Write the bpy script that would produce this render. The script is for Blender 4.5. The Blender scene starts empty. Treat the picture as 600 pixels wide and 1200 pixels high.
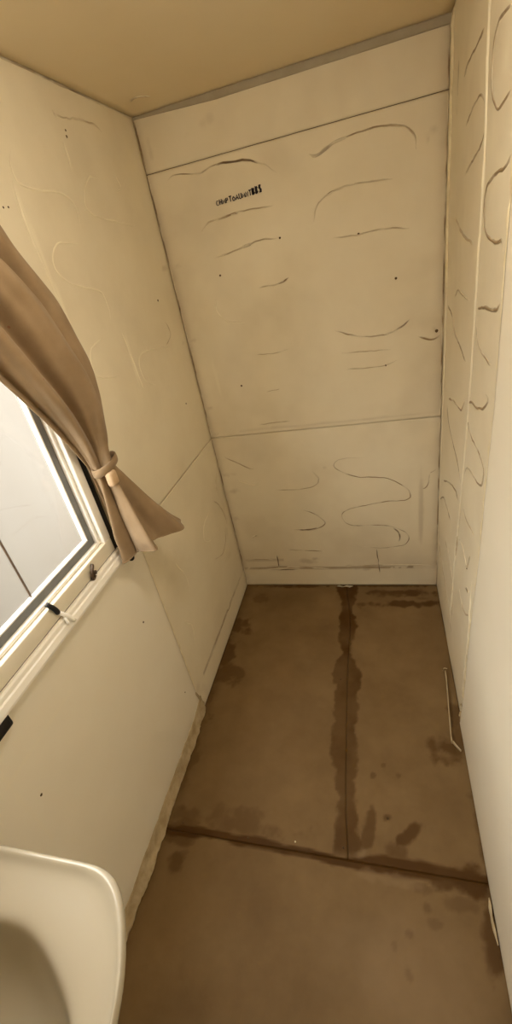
import bpy, bmesh, math
import numpy as np
from mathutils import Matrix, Vector

scene = bpy.context.scene
C = scene.collection

# ------------------------------------------------------------------ camera
cam_data = bpy.data.cameras.new('camera')
cam = bpy.data.objects.new('camera', cam_data)
C.objects.link(cam)
cam_data.sensor_fit = 'VERTICAL'
cam_data.sensor_height = 24.0
cam_data.lens = 24.0 * 520.0 / 1200.0
cam_data.clip_start = 0.01
cam.matrix_world = Matrix(((0.95989, 0.04342, 0.27699, 0.0),
                           (0.21455, 0.52221, -0.82539, 0.0),
                           (-0.18049, 0.85171, 0.49195, 1.5),
                           (0, 0, 0, 1)))
scene.camera = cam

# ------------------------------------------------------------------ world: an even overcast sky
world = bpy.data.worlds.new('world')
scene.world = world
world.use_nodes = True
bg = world.node_tree.nodes['Background']
bg.inputs['Color'].default_value = (1.0, 0.97, 0.90, 1)
bg.inputs['Strength'].default_value = 11.0

# daylight portals in the window opening and over the gap outside (they only guide the sampling of the sky)
def sky_portal(name, loc, rot, sx, sy):
    d = bpy.data.lights.new(name, 'AREA')
    d.shape = 'RECTANGLE'; d.size = sx; d.size_y = sy
    d.cycles.is_portal = True
    o = bpy.data.objects.new(name, d); C.objects.link(o)
    o.location = loc; o.rotation_euler = rot
sky_portal('window_portal', (-0.78, 0.55, 1.29), (0, math.radians(-90), 0), .66, .62)
sky_portal('alley_portal', (-1.44, 1.2, 2.1), (0, 0, 0), 1.34, 8.0)

vs = scene.view_settings
vs.view_transform = 'Standard'; vs.look = 'None'; vs.gamma = 1.0; vs.use_curve_mapping = False
vs.exposure = 0.45
scene.cycles.use_denoising = True
scene.cycles.max_bounces = 16
scene.cycles.diffuse_bounces = 10
scene.cycles.sample_clamp_indirect = 8.0

# ------------------------------------------------------------------ room dimensions (metres)
XL, XR, YB, ZC, YN = -0.723, 0.2265, 1.757, 1.95, -0.90
rng = np.random.default_rng(7)

# ------------------------------------------------------------------ numpy value noise
_lat = rng.random((256, 256))
def vnoise(x, y, f, seed=0):
    x = np.asarray(x, float) * f + 37.3 * seed + 100; y = np.asarray(y, float) * f + 11.7 * seed + 100
    xi = np.floor(x).astype(int); yi = np.floor(y).astype(int)
    fx = x - xi; fy = y - yi
    fx = fx * fx * (3 - 2 * fx); fy = fy * fy * (3 - 2 * fy)
    a = _lat[xi % 256, yi % 256]; b = _lat[(xi + 1) % 256, yi % 256]
    c = _lat[xi % 256, (yi + 1) % 256]; d = _lat[(xi + 1) % 256, (yi + 1) % 256]
    return (a * (1 - fx) + b * fx) * (1 - fy) + (c * (1 - fx) + d * fx) * fy
def fbm(x, y, f, seed=0, n=4):
    s = 0; amp = 0.5; t = 0
    for k in range(n):
        s = s + amp * vnoise(x, y, f * 2 ** k, seed + 3 * k); t += amp; amp *= 0.5
    return s / t
def sstep(a, b, x):
    t = np.clip((x - a) / (b - a), 0, 1); return t * t * (3 - 2 * t)

# ------------------------------------------------------------------ materials
def srgb(r, g, b):
    f = lambda c: (c / 255 / 12.92) if c / 255 <= 0.04045 else ((c / 255 + 0.055) / 1.055) ** 2.4
    return (f(r), f(g), f(b), 1)

def base_mat(name):
    m = bpy.data.materials.new(name); m.use_nodes = True
    nt = m.node_tree
    return m, nt, nt.nodes['Principled BSDF']

def surf(name, col, col2=None, scale=6, rough=0.6, bump=0.0, bscale=60, spec=0.4,
         stain=None, stain2=None, detail=5):
    """mottled surface; optional stain colours driven by the mesh attributes 'stain' and 'pale'"""
    m, nt, b = base_mat(name)
    N = nt.nodes; L = nt.links
    tc = N.new('ShaderNodeTexCoord')
    nz = N.new('ShaderNodeTexNoise'); nz.inputs['Scale'].default_value = scale
    nz.inputs['Detail'].default_value = detail; nz.inputs['Roughness'].default_value = 0.6
    L.new(tc.outputs['Object'], nz.inputs['Vector'])
    rp = N.new('ShaderNodeValToRGB')
    rp.color_ramp.elements[0].position = 0.32; rp.color_ramp.elements[1].position = 0.68
    rp.color_ramp.elements[0].color = col2 or col; rp.color_ramp.elements[1].color = col
    L.new(nz.outputs['Fac'], rp.inputs['Fac'])
    out = rp.outputs['Color']
    for attr, sc in (('stain', stain), ('pale', stain2)):
        if sc is None: continue
        at = N.new('ShaderNodeAttribute'); at.attribute_name = attr
        mx = N.new('ShaderNodeMix'); mx.data_type = 'RGBA'
        L.new(at.outputs['Fac'], mx.inputs['Factor'])
        L.new(out, mx.inputs[6]); mx.inputs[7].default_value = sc
        out = mx.outputs[2]
    L.new(out, b.inputs['Base Color'])
    b.inputs['Roughness'].default_value = rough
    b.inputs['Specular IOR Level'].default_value = spec
    if bump:
        n2 = N.new('ShaderNodeTexNoise'); n2.inputs['Scale'].default_value = bscale
        n2.inputs['Detail'].default_value = 3
        L.new(tc.outputs['Object'], n2.inputs['Vector'])
        bp = N.new('ShaderNodeBump'); bp.inputs['Strength'].default_value = bump
        bp.inputs['Distance'].default_value = 0.004
        L.new(n2.outputs['Fac'], bp.inputs['Height'])
        L.new(bp.outputs['Normal'], b.inputs['Normal'])
    return m

WALL = srgb(228, 219, 196); WALL2 = srgb(222, 212, 187)
M = {}
M['wall'] = surf('stripped_wall_board', WALL, WALL2, 4, 0.62, 0.12, 40, 0.35,
                 stain=srgb(128, 100, 60), stain2=srgb(238, 230, 206))
M['smooth'] = surf('smooth_wall_sheet', srgb(239, 233, 217), srgb(235, 228, 210), 3, 0.42, 0.04, 25, 0.4,
                   stain=srgb(150, 122, 80), stain2=srgb(240, 232, 210))
M['backing'] = surf('dark_board_backing', srgb(92, 70, 44), srgb(70, 52, 32), 20, 0.9)
M['ceiling'] = surf('ceiling_sheet', srgb(228, 215, 186), srgb(224, 210, 180), 3, 0.6, 0.03, 30, 0.3)
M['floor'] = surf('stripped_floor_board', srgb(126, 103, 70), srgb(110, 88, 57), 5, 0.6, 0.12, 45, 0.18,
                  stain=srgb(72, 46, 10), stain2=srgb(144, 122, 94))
M['trim'] = surf('grey_trim', srgb(172, 163, 144), srgb(156, 147, 127), 8, 0.5)
M['sealant'] = surf('cream_sealant', srgb(238, 228, 198), srgb(214, 200, 164), 30, 0.55, 0.3, 90)
M['ragged'] = surf('torn_edge_filler', srgb(196, 180, 148), srgb(164, 144, 108), 25, 0.75, 0.3, 70)
M['glue_dark'] = surf('old_glue_dark', WALL, WALL2, 8, 0.6, 0.2, 120, stain=srgb(92, 67, 33))
M['glue_mid'] = surf('old_glue_brown', WALL, WALL2, 8, 0.6, 0.2, 120, stain=srgb(128, 100, 60))
M['glue_faint'] = surf('old_glue_faint', WALL, WALL2, 8, 0.6, 0.2, 120, stain=srgb(148, 120, 78))
M['glue_pale'] = surf('old_glue_pale', WALL, WALL2, 8, 0.5, 0.2, 120, stain=srgb(242, 234, 208))
FADE = {'old_glue_dark': 1.0, 'old_glue_brown': .95, 'old_glue_faint': .68, 'old_glue_pale': .8}
M['hole'] = surf('screw_hole_dark', srgb(92, 70, 42), srgb(66, 48, 26), 60, 0.9)
M['ink'] = surf('marker_ink', srgb(38, 26, 34), srgb(24, 18, 26), 60, 0.6)
M['white'] = surf('white_window_plastic', srgb(246, 244, 238), srgb(242, 239, 231), 8, 0.3, 0, 1, 0.5)
M['white2'] = surf('aged_window_plastic', srgb(232, 226, 210), srgb(226, 218, 198), 10, 0.35, 0, 1, 0.5)
M['grey'] = surf('grey_rubber_gasket', srgb(128, 129, 130), srgb(112, 113, 114), 30, 0.6)
M['black'] = surf('black_rubber', srgb(22, 20, 19), srgb(14, 13, 12), 30, 0.55)
M['bronze'] = surf('brown_catch', srgb(74, 54, 34), srgb(50, 36, 22), 40, 0.4)
M['ceramic'] = surf('cream_basin', srgb(176, 168, 150), srgb(173, 164, 145), 2, 0.22, 0, 1, 0.5)
M['steel'] = surf('dull_metal', srgb(168, 162, 150), srgb(140, 134, 122), 30, 0.35)
M['steel'].node_tree.nodes['Principled BSDF'].inputs['Metallic'].default_value = 0.9

def fill_lamp_mat():  # emissive shell of the added fill lamp
    m, nt, b = base_mat('fill_lamp_diffuser')
    b.inputs['Base Color'].default_value = (.9, .88, .8, 1); b.inputs['Roughness'].default_value = .4
    b.inputs['Emission Color'].default_value = (1.0, .89, .73, 1); b.inputs['Emission Strength'].default_value = 20.0
    return m
M['lamp'] = fill_lamp_mat()
# thin clear glass
def pane_mat():
    m, nt, b = base_mat('clear_pane'); N = nt.nodes; L = nt.links
    tr = N.new('ShaderNodeBsdfTransparent'); tr.inputs['Color'].default_value = (0.97, 0.97, 0.965, 1)
    gl = N.new('ShaderNodeBsdfGlossy'); gl.inputs['Roughness'].default_value = 0.03
    mx = N.new('ShaderNodeMixShader')
    mx.inputs[0].default_value = 0.04
    L.new(tr.outputs[0], mx.inputs[1]); L.new(gl.outputs[0], mx.inputs[2])
    L.new(mx.outputs[0], N['Material Output'].inputs['Surface'])
    return m
M['pane'] = pane_mat()

def cloth_mat():
    m, nt, b = base_mat('curtain_cloth'); N = nt.nodes; L = nt.links
    tc = N.new('ShaderNodeTexCoord')
    nz = N.new('ShaderNodeTexNoise'); nz.inputs['Scale'].default_value = 14; nz.inputs['Detail'].default_value = 5
    L.new(tc.outputs['Object'], nz.inputs['Vector'])
    rp = N.new('ShaderNodeValToRGB')
    rp.color_ramp.elements[0].position = .35; rp.color_ramp.elements[1].position = .7
    rp.color_ramp.elements[0].color = srgb(142, 119, 90); rp.color_ramp.elements[1].color = srgb(160, 136, 106)
    L.new(nz.outputs['Fac'], rp.inputs['Fac'])
    # sparse small reddish flecks of a faded print
    vo = N.new('ShaderNodeTexVoronoi'); vo.inputs['Scale'].default_value = 16
    L.new(tc.outputs['Object'], vo.inputs['Vector'])
    lt = N.new('ShaderNodeMath'); lt.operation = 'LESS_THAN'; lt.inputs[1].default_value = 0.055
    L.new(vo.outputs['Distance'], lt.inputs[0])
    mu = N.new('ShaderNodeMath'); mu.operation = 'MULTIPLY'; mu.inputs[1].default_value = 0.5
    L.new(lt.outputs[0], mu.inputs[0])
    mx = N.new('ShaderNodeMix'); mx.data_type = 'RGBA'
    L.new(mu.outputs[0], mx.inputs['Factor']); L.new(rp.outputs['Color'], mx.inputs[6])
    mx.inputs[7].default_value = srgb(140, 74, 48)
    L.new(mx.outputs[2], b.inputs['Base Color'])
    b.inputs['Roughness'].default_value = 0.85; b.inputs['Specular IOR Level'].default_value = 0.2
    b.inputs['Sheen Weight'].default_value = 0.15
    wv = N.new('ShaderNodeTexNoise'); wv.inputs['Scale'].default_value = 400
    L.new(tc.outputs['Object'], wv.inputs['Vector'])
    bp = N.new('ShaderNodeBump'); bp.inputs['Strength'].default_value = 0.2; bp.inputs['Distance'].default_value = 0.001
    L.new(wv.outputs['Fac'], bp.inputs['Height']); L.new(bp.outputs['Normal'], b.inputs['Normal'])
    tr = N.new('ShaderNodeBsdfTranslucent'); L.new(mx.outputs[2], tr.inputs['Color'])
    ms = N.new('ShaderNodeMixShader'); ms.inputs[0].default_value = 0.1
    L.new(b.outputs[0], ms.inputs[1]); L.new(tr.outputs[0], ms.inputs[2])
    L.new(ms.outputs[0], N['Material Output'].inputs['Surface'])
    return m
M['cloth'] = cloth_mat()
M['tie'] = surf('pale_tie_cloth', srgb(206, 178, 146), srgb(190, 160, 126), 40, .85, .2, 200)

# ------------------------------------------------------------------ object helpers
def link(name, me, mat, parent=None, kind=None, label=None, cat=None, smooth=False):
    o = bpy.data.objects.new(name, me); C.objects.link(o)
    if mat is not None and not me.materials: me.materials.append(mat)
    if parent is not None: o.parent = parent
    if kind: o['kind'] = kind
    if label: o['label'] = label
    if cat: o['category'] = cat
    if smooth: me.polygons.foreach_set('use_smooth', np.ones(len(me.polygons), dtype=bool))
    return o

def mesh(name, V, F):
    me = bpy.data.meshes.new(name); me.from_pydata([tuple(v) for v in V], [], [tuple(f) for f in F]); me.update()
    return me

def fix_normals(me):
    bm = bmesh.new(); bm.from_mesh(me); bmesh.ops.recalc_face_normals(bm, faces=bm.faces); bm.to_mesh(me); bm.free()

def box(name, lo, hi, mat, parent=None, bevel=0.0, seg=2, **kw):
    bm = bmesh.new(); bmesh.ops.create_cube(bm, size=1)
    for v in bm.verts:
        v.co = Vector([(lo[i] + hi[i]) / 2 + v.co[i] * (hi[i] - lo[i]) for i in range(3)])
    if bevel: bmesh.ops.bevel(bm, geom=bm.edges[:], offset=bevel, segments=seg, affect='EDGES', profile=0.5)
    me = bpy.data.meshes.new(name); bm.to_mesh(me); bm.free()
    return link(name, me, mat, parent, smooth=bool(bevel), **kw)

def empty(name, loc=(0, 0, 0), **kw):
    o = bpy.data.objects.new(name, None); C.objects.link(o); o.location = loc
    for k, v in kw.items(): o[k] = v
    return o

# planes: (u, v, height above the surface) -> world
PL = {'back':  lambda u, v, h: (u, YB - h, v),
      'left':  lambda u, v, h: (XL + h, u, v),
      'right': lambda u, v, h: (XR - h, u, v),
      'floor': lambda u, v, h: (u, v, h),
      'ceil':  lambda u, v, h: (u, v, ZC - h)}

def sheet(name, plane, u0, u1, v0, v1, mat, parent, res=0.008, thick=0.006, h=0.0,
          holes=(), warp=None, stain=None, pale=None, lift=None):
    """board of real thickness, front face a fine grid carrying the stain attributes"""
    nu = max(1, int(round((u1 - u0) / res))); nv = max(1, int(round((v1 - v0) / res)))
    us = np.linspace(u0, u1, nu + 1); vv = np.linspace(v0, v1, nv + 1)
    for hu0, hu1, hv0, hv1 in holes:          # snap grid lines to the opening
        for a in (hu0, hu1): us[np.argmin(abs(us - a))] = a
        for a in (hv0, hv1): vv[np.argmin(abs(vv - a))] = a
    U, V = np.meshgrid(us, vv, indexing='ij')
    mask = np.ones((nu, nv), bool)
    uc = (us[:-1] + us[1:]) / 2; vc = (vv[:-1] + vv[1:]) / 2
    for hu0, hu1, hv0, hv1 in holes:
        mask &= ~(((uc > hu0) & (uc < hu1))[:, None] & ((vc > hv0) & (vc < hv1))[None, :])
    U2, V2 = (U, V) if warp is None else warp(U, V)
    H = np.full_like(U2, h)
    if lift is not None: H = H + lift(U2, V2)
    f3 = PL[plane]
    def pos(Ua, Va, Ha):
        p = f3(Ua, Va, Ha)
        return np.stack([np.broadcast_to(np.asarray(c, float), Ua.shape) for c in p], -1).reshape(-1, 3)
    top = pos(U2, V2, H); bot = pos(U2, V2, np.full_like(U2, h - thick))
    idx = np.arange((nu + 1) * (nv + 1)).reshape(nu + 1, nv + 1); off = idx.size
    a, b, c, d = idx[:-1, :-1], idx[1:, :-1], idx[1:, 1:], idx[:-1, 1:]
    F = [np.stack([a, b, c, d], -1)[mask]]
    pm = np.pad(mask, 1)
    for (di, dj, p, q) in ((-1, 0, d, a), (1, 0, b, c), (0, -1, a, b), (0, 1, c, d)):
        nb = pm[1 + di:nu + 1 + di, 1 + dj:nv + 1 + dj]
        e = mask & ~nb
        P, Q = p[e], q[e]
        F.append(np.stack([Q, P, P + off, Q + off], -1))
    F = np.concatenate(F)
    V3 = np.concatenate([top, bot])
    used = np.zeros(len(V3), bool); used[F.ravel()] = True
    remap = np.cumsum(used) - 1
    V3 = V3[used]; F = remap[F]
    me = bpy.data.meshes.new(name)
    me.vertices.add(len(V3)); me.vertices.foreach_set('co', V3.ravel().astype(np.float32))
    me.loops.add(F.size); me.loops.foreach_set('vertex_index', F.ravel().astype(np.int32))
    me.polygons.add(len(F)); me.polygons.foreach_set('loop_start', np.arange(0, F.size, 4, dtype=np.int32))
    me.update(calc_edges=True)
    uu = np.concatenate([U2.ravel(), U2.ravel()])[used]; ww = np.concatenate([V2.ravel(), V2.ravel()])[used]
    for nm, fn in (('stain', stain), ('pale', pale)):
        if fn is None: continue
        at = me.attributes.new(nm, 'FLOAT', 'POINT')
        at.data.foreach_set('value', np.clip(fn(uu, ww), 0, 1).astype(np.float32))
    if plane in ('back', 'right') or plane == 'floor' or plane == 'left' or plane == 'ceil':
        fix_normals(me)
    return link(name, me, mat, parent)

def catmull(P, step):
    P = np.asarray(P, float)
    if len(P) == 2:
        n = max(2, int(np.linalg.norm(P[1] - P[0]) / step)); t = np.linspace(0, 1, n + 1)[:, None]
        return P[0] * (1 - t) + P[1] * t
    Q = np.vstack([2 * P[0] - P[1], P, 2 * P[-1] - P[-2]]); out = []
    for i in range(1, len(Q) - 2):
        n = max(2, int(np.linalg.norm(Q[i + 1] - Q[i]) / step)); t = (np.arange(n) / n)[:, None]
        p0, p1, p2, p3 = Q[i - 1], Q[i], Q[i + 1], Q[i + 2]
        out.append(0.5 * (2 * p1 + (p2 - p0) * t + (2 * p0 - 5 * p1 + 4 * p2 - p3) * t ** 2 + (3 * p1 - p0 - 3 * p2 + p3) * t ** 3))
    return np.vstack(out + [P[-1:]])

def trail(plane, pts, w, mat, parent, h=0.0, hgt=0.45, seed=0, name='glue_trail', wob=0.0015, taper=0.12, step=0.008, lump=0.5, fmin=.18, fend=.2):
    """half-round bead lying on a surface; width w (m), ends tapered, width uneven"""
    P = catmull(pts, step); n = len(P)
    T = np.gradient(P, axis=0); T /= np.linalg.norm(T, axis=1)[:, None] + 1e-9
    Nn = np.stack([-T[:, 1], T[:, 0]], -1)
    s = np.linspace(0, 1, n)
    P = P + Nn * (wob * (vnoise(P[:, 0], P[:, 1], 60, seed) - .5) * 2)[:, None]
    env = np.minimum(1, np.minimum(s, 1 - s) / taper + 0.12)
    W = .88 * w * env * (1 - lump / 2 + lump * vnoise(P[:, 0], P[:, 1], 45, seed + 5)) / 2
    V = []; F = []
    prof = [(-1, -0.15), (-.6, .7), (0, 1), (.6, .7), (1, -0.15)]
    for i in range(n):
        for a, b in prof:
            q = P[i] + Nn[i] * W[i] * a
            V.append(PL[plane](q[0], q[1], h + max(W[i] * 2 * hgt * b, -0.0006)))
    k = len(prof)
    for i in range(n - 1):
        for j in range(k - 1):
            F.append((i * k + j, i * k + j + 1, (i + 1) * k + j + 1, (i + 1) * k + j))
        F.append((i * k + k - 1, i * k, (i + 1) * k, (i + 1) * k + k - 1))
    F.append(tuple(range(k))); F.append(tuple(range((n - 1) * k, n * k)))
    me = mesh(name, V, F); fix_normals(me)
    g = FADE.get(mat.name, 1.0)
    nz = sstep(.25, .7, fbm(P[:, 0], P[:, 1], 22, seed + 17, 3))
    fd = g * np.minimum(1, fmin + .90 * nz) * np.clip(np.minimum(s, 1 - s) / max(taper, fend) + .1, 0, 1)
    fd = (fd[:, None] * np.array([.25, .8, 1, .8, .25])[None, :]).ravel()
    at = me.attributes.new('stain', 'FLOAT', 'POINT'); at.data.foreach_set('value', fd.astype(np.float32))
    return link(name, me, mat, parent, smooth=True)

def dot(plane, u, v, r, mat, parent, h=0.0, name='screw_hole', hgt=0.25):
    V = []; F = []; n = 8; r = r * .75
    for k, (rr, hh) in enumerate(((1, -.05), (.75, hgt), (.3, hgt * 1.1))):
        for i in range(n):
            a = 2 * math.pi * i / n
            V.append(PL[plane](u + r * rr * math.cos(a) * (1 + .15 * math.sin(3 * a)), v + r * rr * math.sin(a), h + r * hh))
    for k in range(2):
        for i in range(n):
            F.append((k * n + i, k * n + (i + 1) % n, (k + 1) * n + (i + 1) % n, (k + 1) * n + i))
    F.append(tuple(range(2 * n, 3 * n))); F.append(tuple(range(n)))
    me = mesh(name, V, F); fix_normals(me)
    return link(name, me, mat, parent, smooth=True)

def tube(name, pts, r, mat, parent, n=8, smooth=True, taper=None):
    P = np.asarray(pts, float); V = []; F = []
    T = np.gradient(P, axis=0)
    for i in range(len(P)):
        t = Vector(T[i]).normalized(); a = t.orthogonal().normalized(); b = t.cross(a)
        if i and abs(prev.dot(t)) < 0.99:
            a = (prev - t * prev.dot(t)).normalized(); b = t.cross(a)
        prev = a
        rr = r if taper is None else r * taper[i]
        for k in range(n):
            an = 2 * math.pi * k / n
            V.append(Vector(P[i]) + a * rr * math.cos(an) + b * rr * math.sin(an))
    for i in range(len(P) - 1):
        for k in range(n):
            F.append((i * n + k, i * n + (k + 1) % n, (i + 1) * n + (k + 1) % n, (i + 1) * n + k))
    F.append(tuple(range(n))); F.append(tuple(range((len(P) - 1) * n, len(P) * n)))
    me = mesh(name, V, F); fix_normals(me)
    return link(name, me, mat, parent, smooth=smooth)

# ================================================================== FLOOR
floor = box('floor', (XL - 0.03, YN, -0.05), (XR + 0.03, YB + 0.03, -0.007), M['backing'], kind='structure',
            label='stripped brown floor boards with dark glue stains along the seams')

SY = [(0.30, -0.130), (0.593, -0.141), (0.704, -0.153), (0.893, -0.160), (1.17, -0.170), (1.495, -0.168), (1.757, -0.200)]
WL = [(0.58, -0.185), (0.68, -0.165), (0.888, -0.212), (1.128, -0.218), (1.208, -0.226), (1.32, -0.19), (1.466, -0.219), (1.60, -0.215), (1.727, -0.243), (1.76, -0.243)]
WR = [(0.58, -0.105), (0.68, -0.124), (0.896, -0.131), (1.135, -0.123), (1.215, -0.120), (1.32, -0.150), (1.469, -0.140), (1.60, -0.160), (1.728, -0.143), (1.76, -0.143)]
def pw(tab, y):
    t = np.array(tab); return np.interp(y, t[:, 0], t[:, 1])
def blob(x, y, cx, cy, rx, ry, rot=0, seed=0, soft=0.6, rough=1.7, nf=26):
    c, s = math.cos(rot), math.sin(rot); nf = max(nf, .55 / min(rx, ry))
    dx, dy = x - cx, y - cy
    X = (dx * c + dy * s) / rx; Y = (-dx * s + dy * c) / ry
    d = np.sqrt(X * X + Y * Y) + rough * (fbm(x, y, nf, seed, 4) - .5)
    return 1 - sstep(1 - soft, 1, d)
def floor_stain_shade(x, y):  # glue stains, plus some shade painted in along the walls
    n = fbm(x, y, 16, 1, 4)
    xx = x + 0.02 * (fbm(x, y, 14, 9) - .5); yy = y + 0.02 * (fbm(x, y, 14, 8) - .5)
    l = pw(WL, y); r = pw(WR, y)
    j = 0.035 * (fbm(x, y, 34, 4) - .5) + .03 * (fbm(x, y, 9, 6) - .5)
    strip = sstep(l + j - .006, l + j + .006, x) * (1 - sstep(r + j - .006, r + j + .006, x)) * sstep(.57, .60, y)
    s = strip * (0.84 + 0.6 * (fbm(x, y, 14, 12) - .4)) * (0.75 + 0.35 * sstep(1.0, 1.7, y))
    core = np.exp(-((x - pw(SY, y)) / 0.010) ** 2) * (y > .575)
    s = np.maximum(s, core * 0.6 * (0.5 + 0.6 * n))
    # darker lumps on the strip
    for k, (cx, cy, rx, ry, a) in enumerate(((-.19, 1.70, .05, .06, .55), (-.185, 1.47, .04, .06, .6), (-.17, 1.38, .025, .05, .5), (-.17, 1.19, .05, .07, .4),
                                 (-.16, .93, .03, .06, .5), (-.165, .89, .04, .03, .35), (-.14, .63, .03, .05, .5), (-.16, 1.05, .035, .07, .35))):
        s = np.maximum(s, a * blob(x, y, cx, cy, rx, ry, 0, 20 + k))
    # cross seam
    d = np.abs(yy - (.577 + 0.004 * np.sin(x * 9)))
    wseam = 0.010 + 0.014 * fbm(x, y, 10, 31) + .012 * np.exp(-((x - .02) / .1) ** 2) + .008 * np.exp(-((x + .64) / .06) ** 2)
    s = np.maximum(s, (1 - sstep(wseam * .55, wseam, d)) * (.85 + .25 * n))
    for k, (cx, cy, rx, ry, rot, a) in enumerate((
        (.185, .575, .060, .050, 0, .95), (.10, .57, .11, .026, 0, .8), (-.02, .61, .06, .035, .6, .65), (.03, .665, .065, .020, .7, .8), (-.085, .655, .02, .07, -.3, .65),
        (-.03, .70, .022, .012, .3, .60), (.055, .545, .03, .02, 0, .4), (.15, .525, .05, .02, .2, .35),
        (-.50, .625, .22, .045, 0, .42), (-.66, .60, .07, .05, 0, .55), (-.642, .503, .028, .034, 0, .65), (-.66, .555, .06, .02, 0, .6),
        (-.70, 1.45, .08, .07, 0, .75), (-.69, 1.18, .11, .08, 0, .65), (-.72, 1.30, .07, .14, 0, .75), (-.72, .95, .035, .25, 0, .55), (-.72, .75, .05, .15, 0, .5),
        (.06, 1.70, .19, .030, 0, .8), (.05, 1.62, .20, .028, .05, .85), (.16, 1.66, .07, .02, 0, .35), (-.50, 1.745, .24, .016, 0, .80), (.02, 1.75, .2, .010, 0, .8), (-.64, 1.66, .07, .05, 0, .35),
        (.165, .935, .06, .05, 0, .7), (.208, 1.05, .025, .13, 0, .50), (.205, .44, .03, .09, 0, .75), (.22, .68, .02, .12, 0, .45),  # includes painted shade between the loose edging strip and the wall
        (.015, .442, .012, .012, 0, .5), (-.022, .412, .009, .014, 0, .45), (.007, .372, .010, .014, .4, .5), (-.07, .82, .012, .01, 0, .5), (-.04, .86, .008, .008, 0, .4), (.01, .83, .01, .008, 0, .35),
        (.08, .47, .02, .015, 0, .35), (.06, .50, .015, .02, 0, .4))):
        s = np.maximum(s, a * blob(x, y, cx, cy, rx, ry, rot, 40 + k))
    s = np.maximum(s, .38 * (1 - sstep(0, .05, x - XL + .03 * (fbm(x, y, 20, 77) - .5))))  # painted shade on the floor along the window wall
    s = s + 0.16 * (fbm(x, y, 5, 60) - .45) + 0.10 * (fbm(x, y, 30, 61) - .5)
    return s
def floor_pale(x, y):
    p = 0.45 * blob(x, y, -.02, .36, .26, .20, 0, 90, .9, .6, 8) + .35 * blob(x, y, -.10, .60, .03, .018, .5, 91) + .3 * blob(x, y, -.02, .55, .12, .018, 0, 92)
    return p * (.5 + .8 * fbm(x, y, 12, 93)) + .12 * blob(x, y, -.4, 1.0, .3, .5, 0, 94, .9, .5, 5)
def side_warp(right):
    def f(U, V):
        lo, hi = (XL, -.16) if not right else (-.16, XR)
        sx = pw(SY, V); t = (U - lo) / (hi - lo)
        return ((XL + (sx - .0005 - XL) * t) if not right else (sx + .0005 + (XR - sx - .0005) * t)), V
    return f
flift = lambda u, v: 0.0015 * (fbm(u, v, 6, 5) - .5)
sheet('floor_panel', 'floor', XL, XR, YN, .5763, M['floor'], floor, .005, .007, 0, stain=floor_stain_shade, pale=floor_pale, lift=flift)
sheet('floor_panel', 'floor', XL, -.16, .5777, YB, M['floor'], floor, .005, .007, 0, warp=side_warp(False), stain=floor_stain_shade, pale=floor_pale, lift=flift)
sheet('floor_panel', 'floor', -.16, XR, .5777, YB, M['floor'], floor, .005, .007, 0, warp=side_warp(True), stain=floor_stain_shade, pale=floor_pale, lift=flift)
# hardened lumps of adhesive and nail heads left on the seams
for u, v, r in ((-.439, .590, .005), (-.660, .60, .006), (-.155, .605, .004), (-.195, 1.185, .005), (-.225, 1.752, .008), (-.205, 1.750, .007), (-.185, 1.752, .007), (-.03, .70, .006)):
    dot('floor', u, v, r, M['hole'], floor, name='nail_head', hgt=.5)
dot('floor', -.295, .600, .004, M['sealant'], floor, name='nail_head', hgt=.4)
trail('floor', [(-.245, 1.748), (-.21, 1.745), (-.165, 1.749)], .012, M['glue_dark'], floor, h=0, seed=3, lump=1.2, wob=.004)

# ================================================================== CEILING
ceil = box('ceiling', (XL - .03, YN, ZC + .006), (XR + .03, YB + .03, ZC + .05), M['backing'], kind='structure',
           label='plain cream ceiling sheet')
sheet('ceiling_panel', 'ceil', XL, XR, YN, YB, M['ceiling'], ceil, .03, .006, 0)
# small curled blister of ceiling lining at the far left corner
trail('ceil', [(-.66, 1.62), (-.64, 1.60), (-.615, 1.605), (-.60, 1.63)], .008, M['glue_mid'], ceil, seed=8, name='lining_blister')

# grey edging where ceiling meets the far wall
t1 = empty('trim_1', (0, YB, ZC), kind='structure', label='grey edging strip between ceiling and far wall')
def trim_strip():
    V = []; F = []; n = 40
    for i in range(n + 1):
        x = XL + (XR - XL) * i / n; k = .35 + .65 * min(1, i / 12)
        w = .020 * k
        for dy, dz in ((0, 0), (-w * .45, 0), (-w * .5, -w * .18), (-w * .2, -w * .9), (0, -w)):
            V.append((x, dy, dz))
    for i in range(n):
        for j in range(5):
            F.append((i * 5 + j, i * 5 + (j + 1) % 5, (i + 1) * 5 + (j + 1) % 5, (i + 1) * 5 + j))
    F.append(tuple(range(5))); F.append(tuple(range(n * 5, n * 5 + 5)))
    me = mesh('edging', V, F); fix_normals(me)
    return link('edging', me, M['trim'], t1)
trim_strip()

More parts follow.
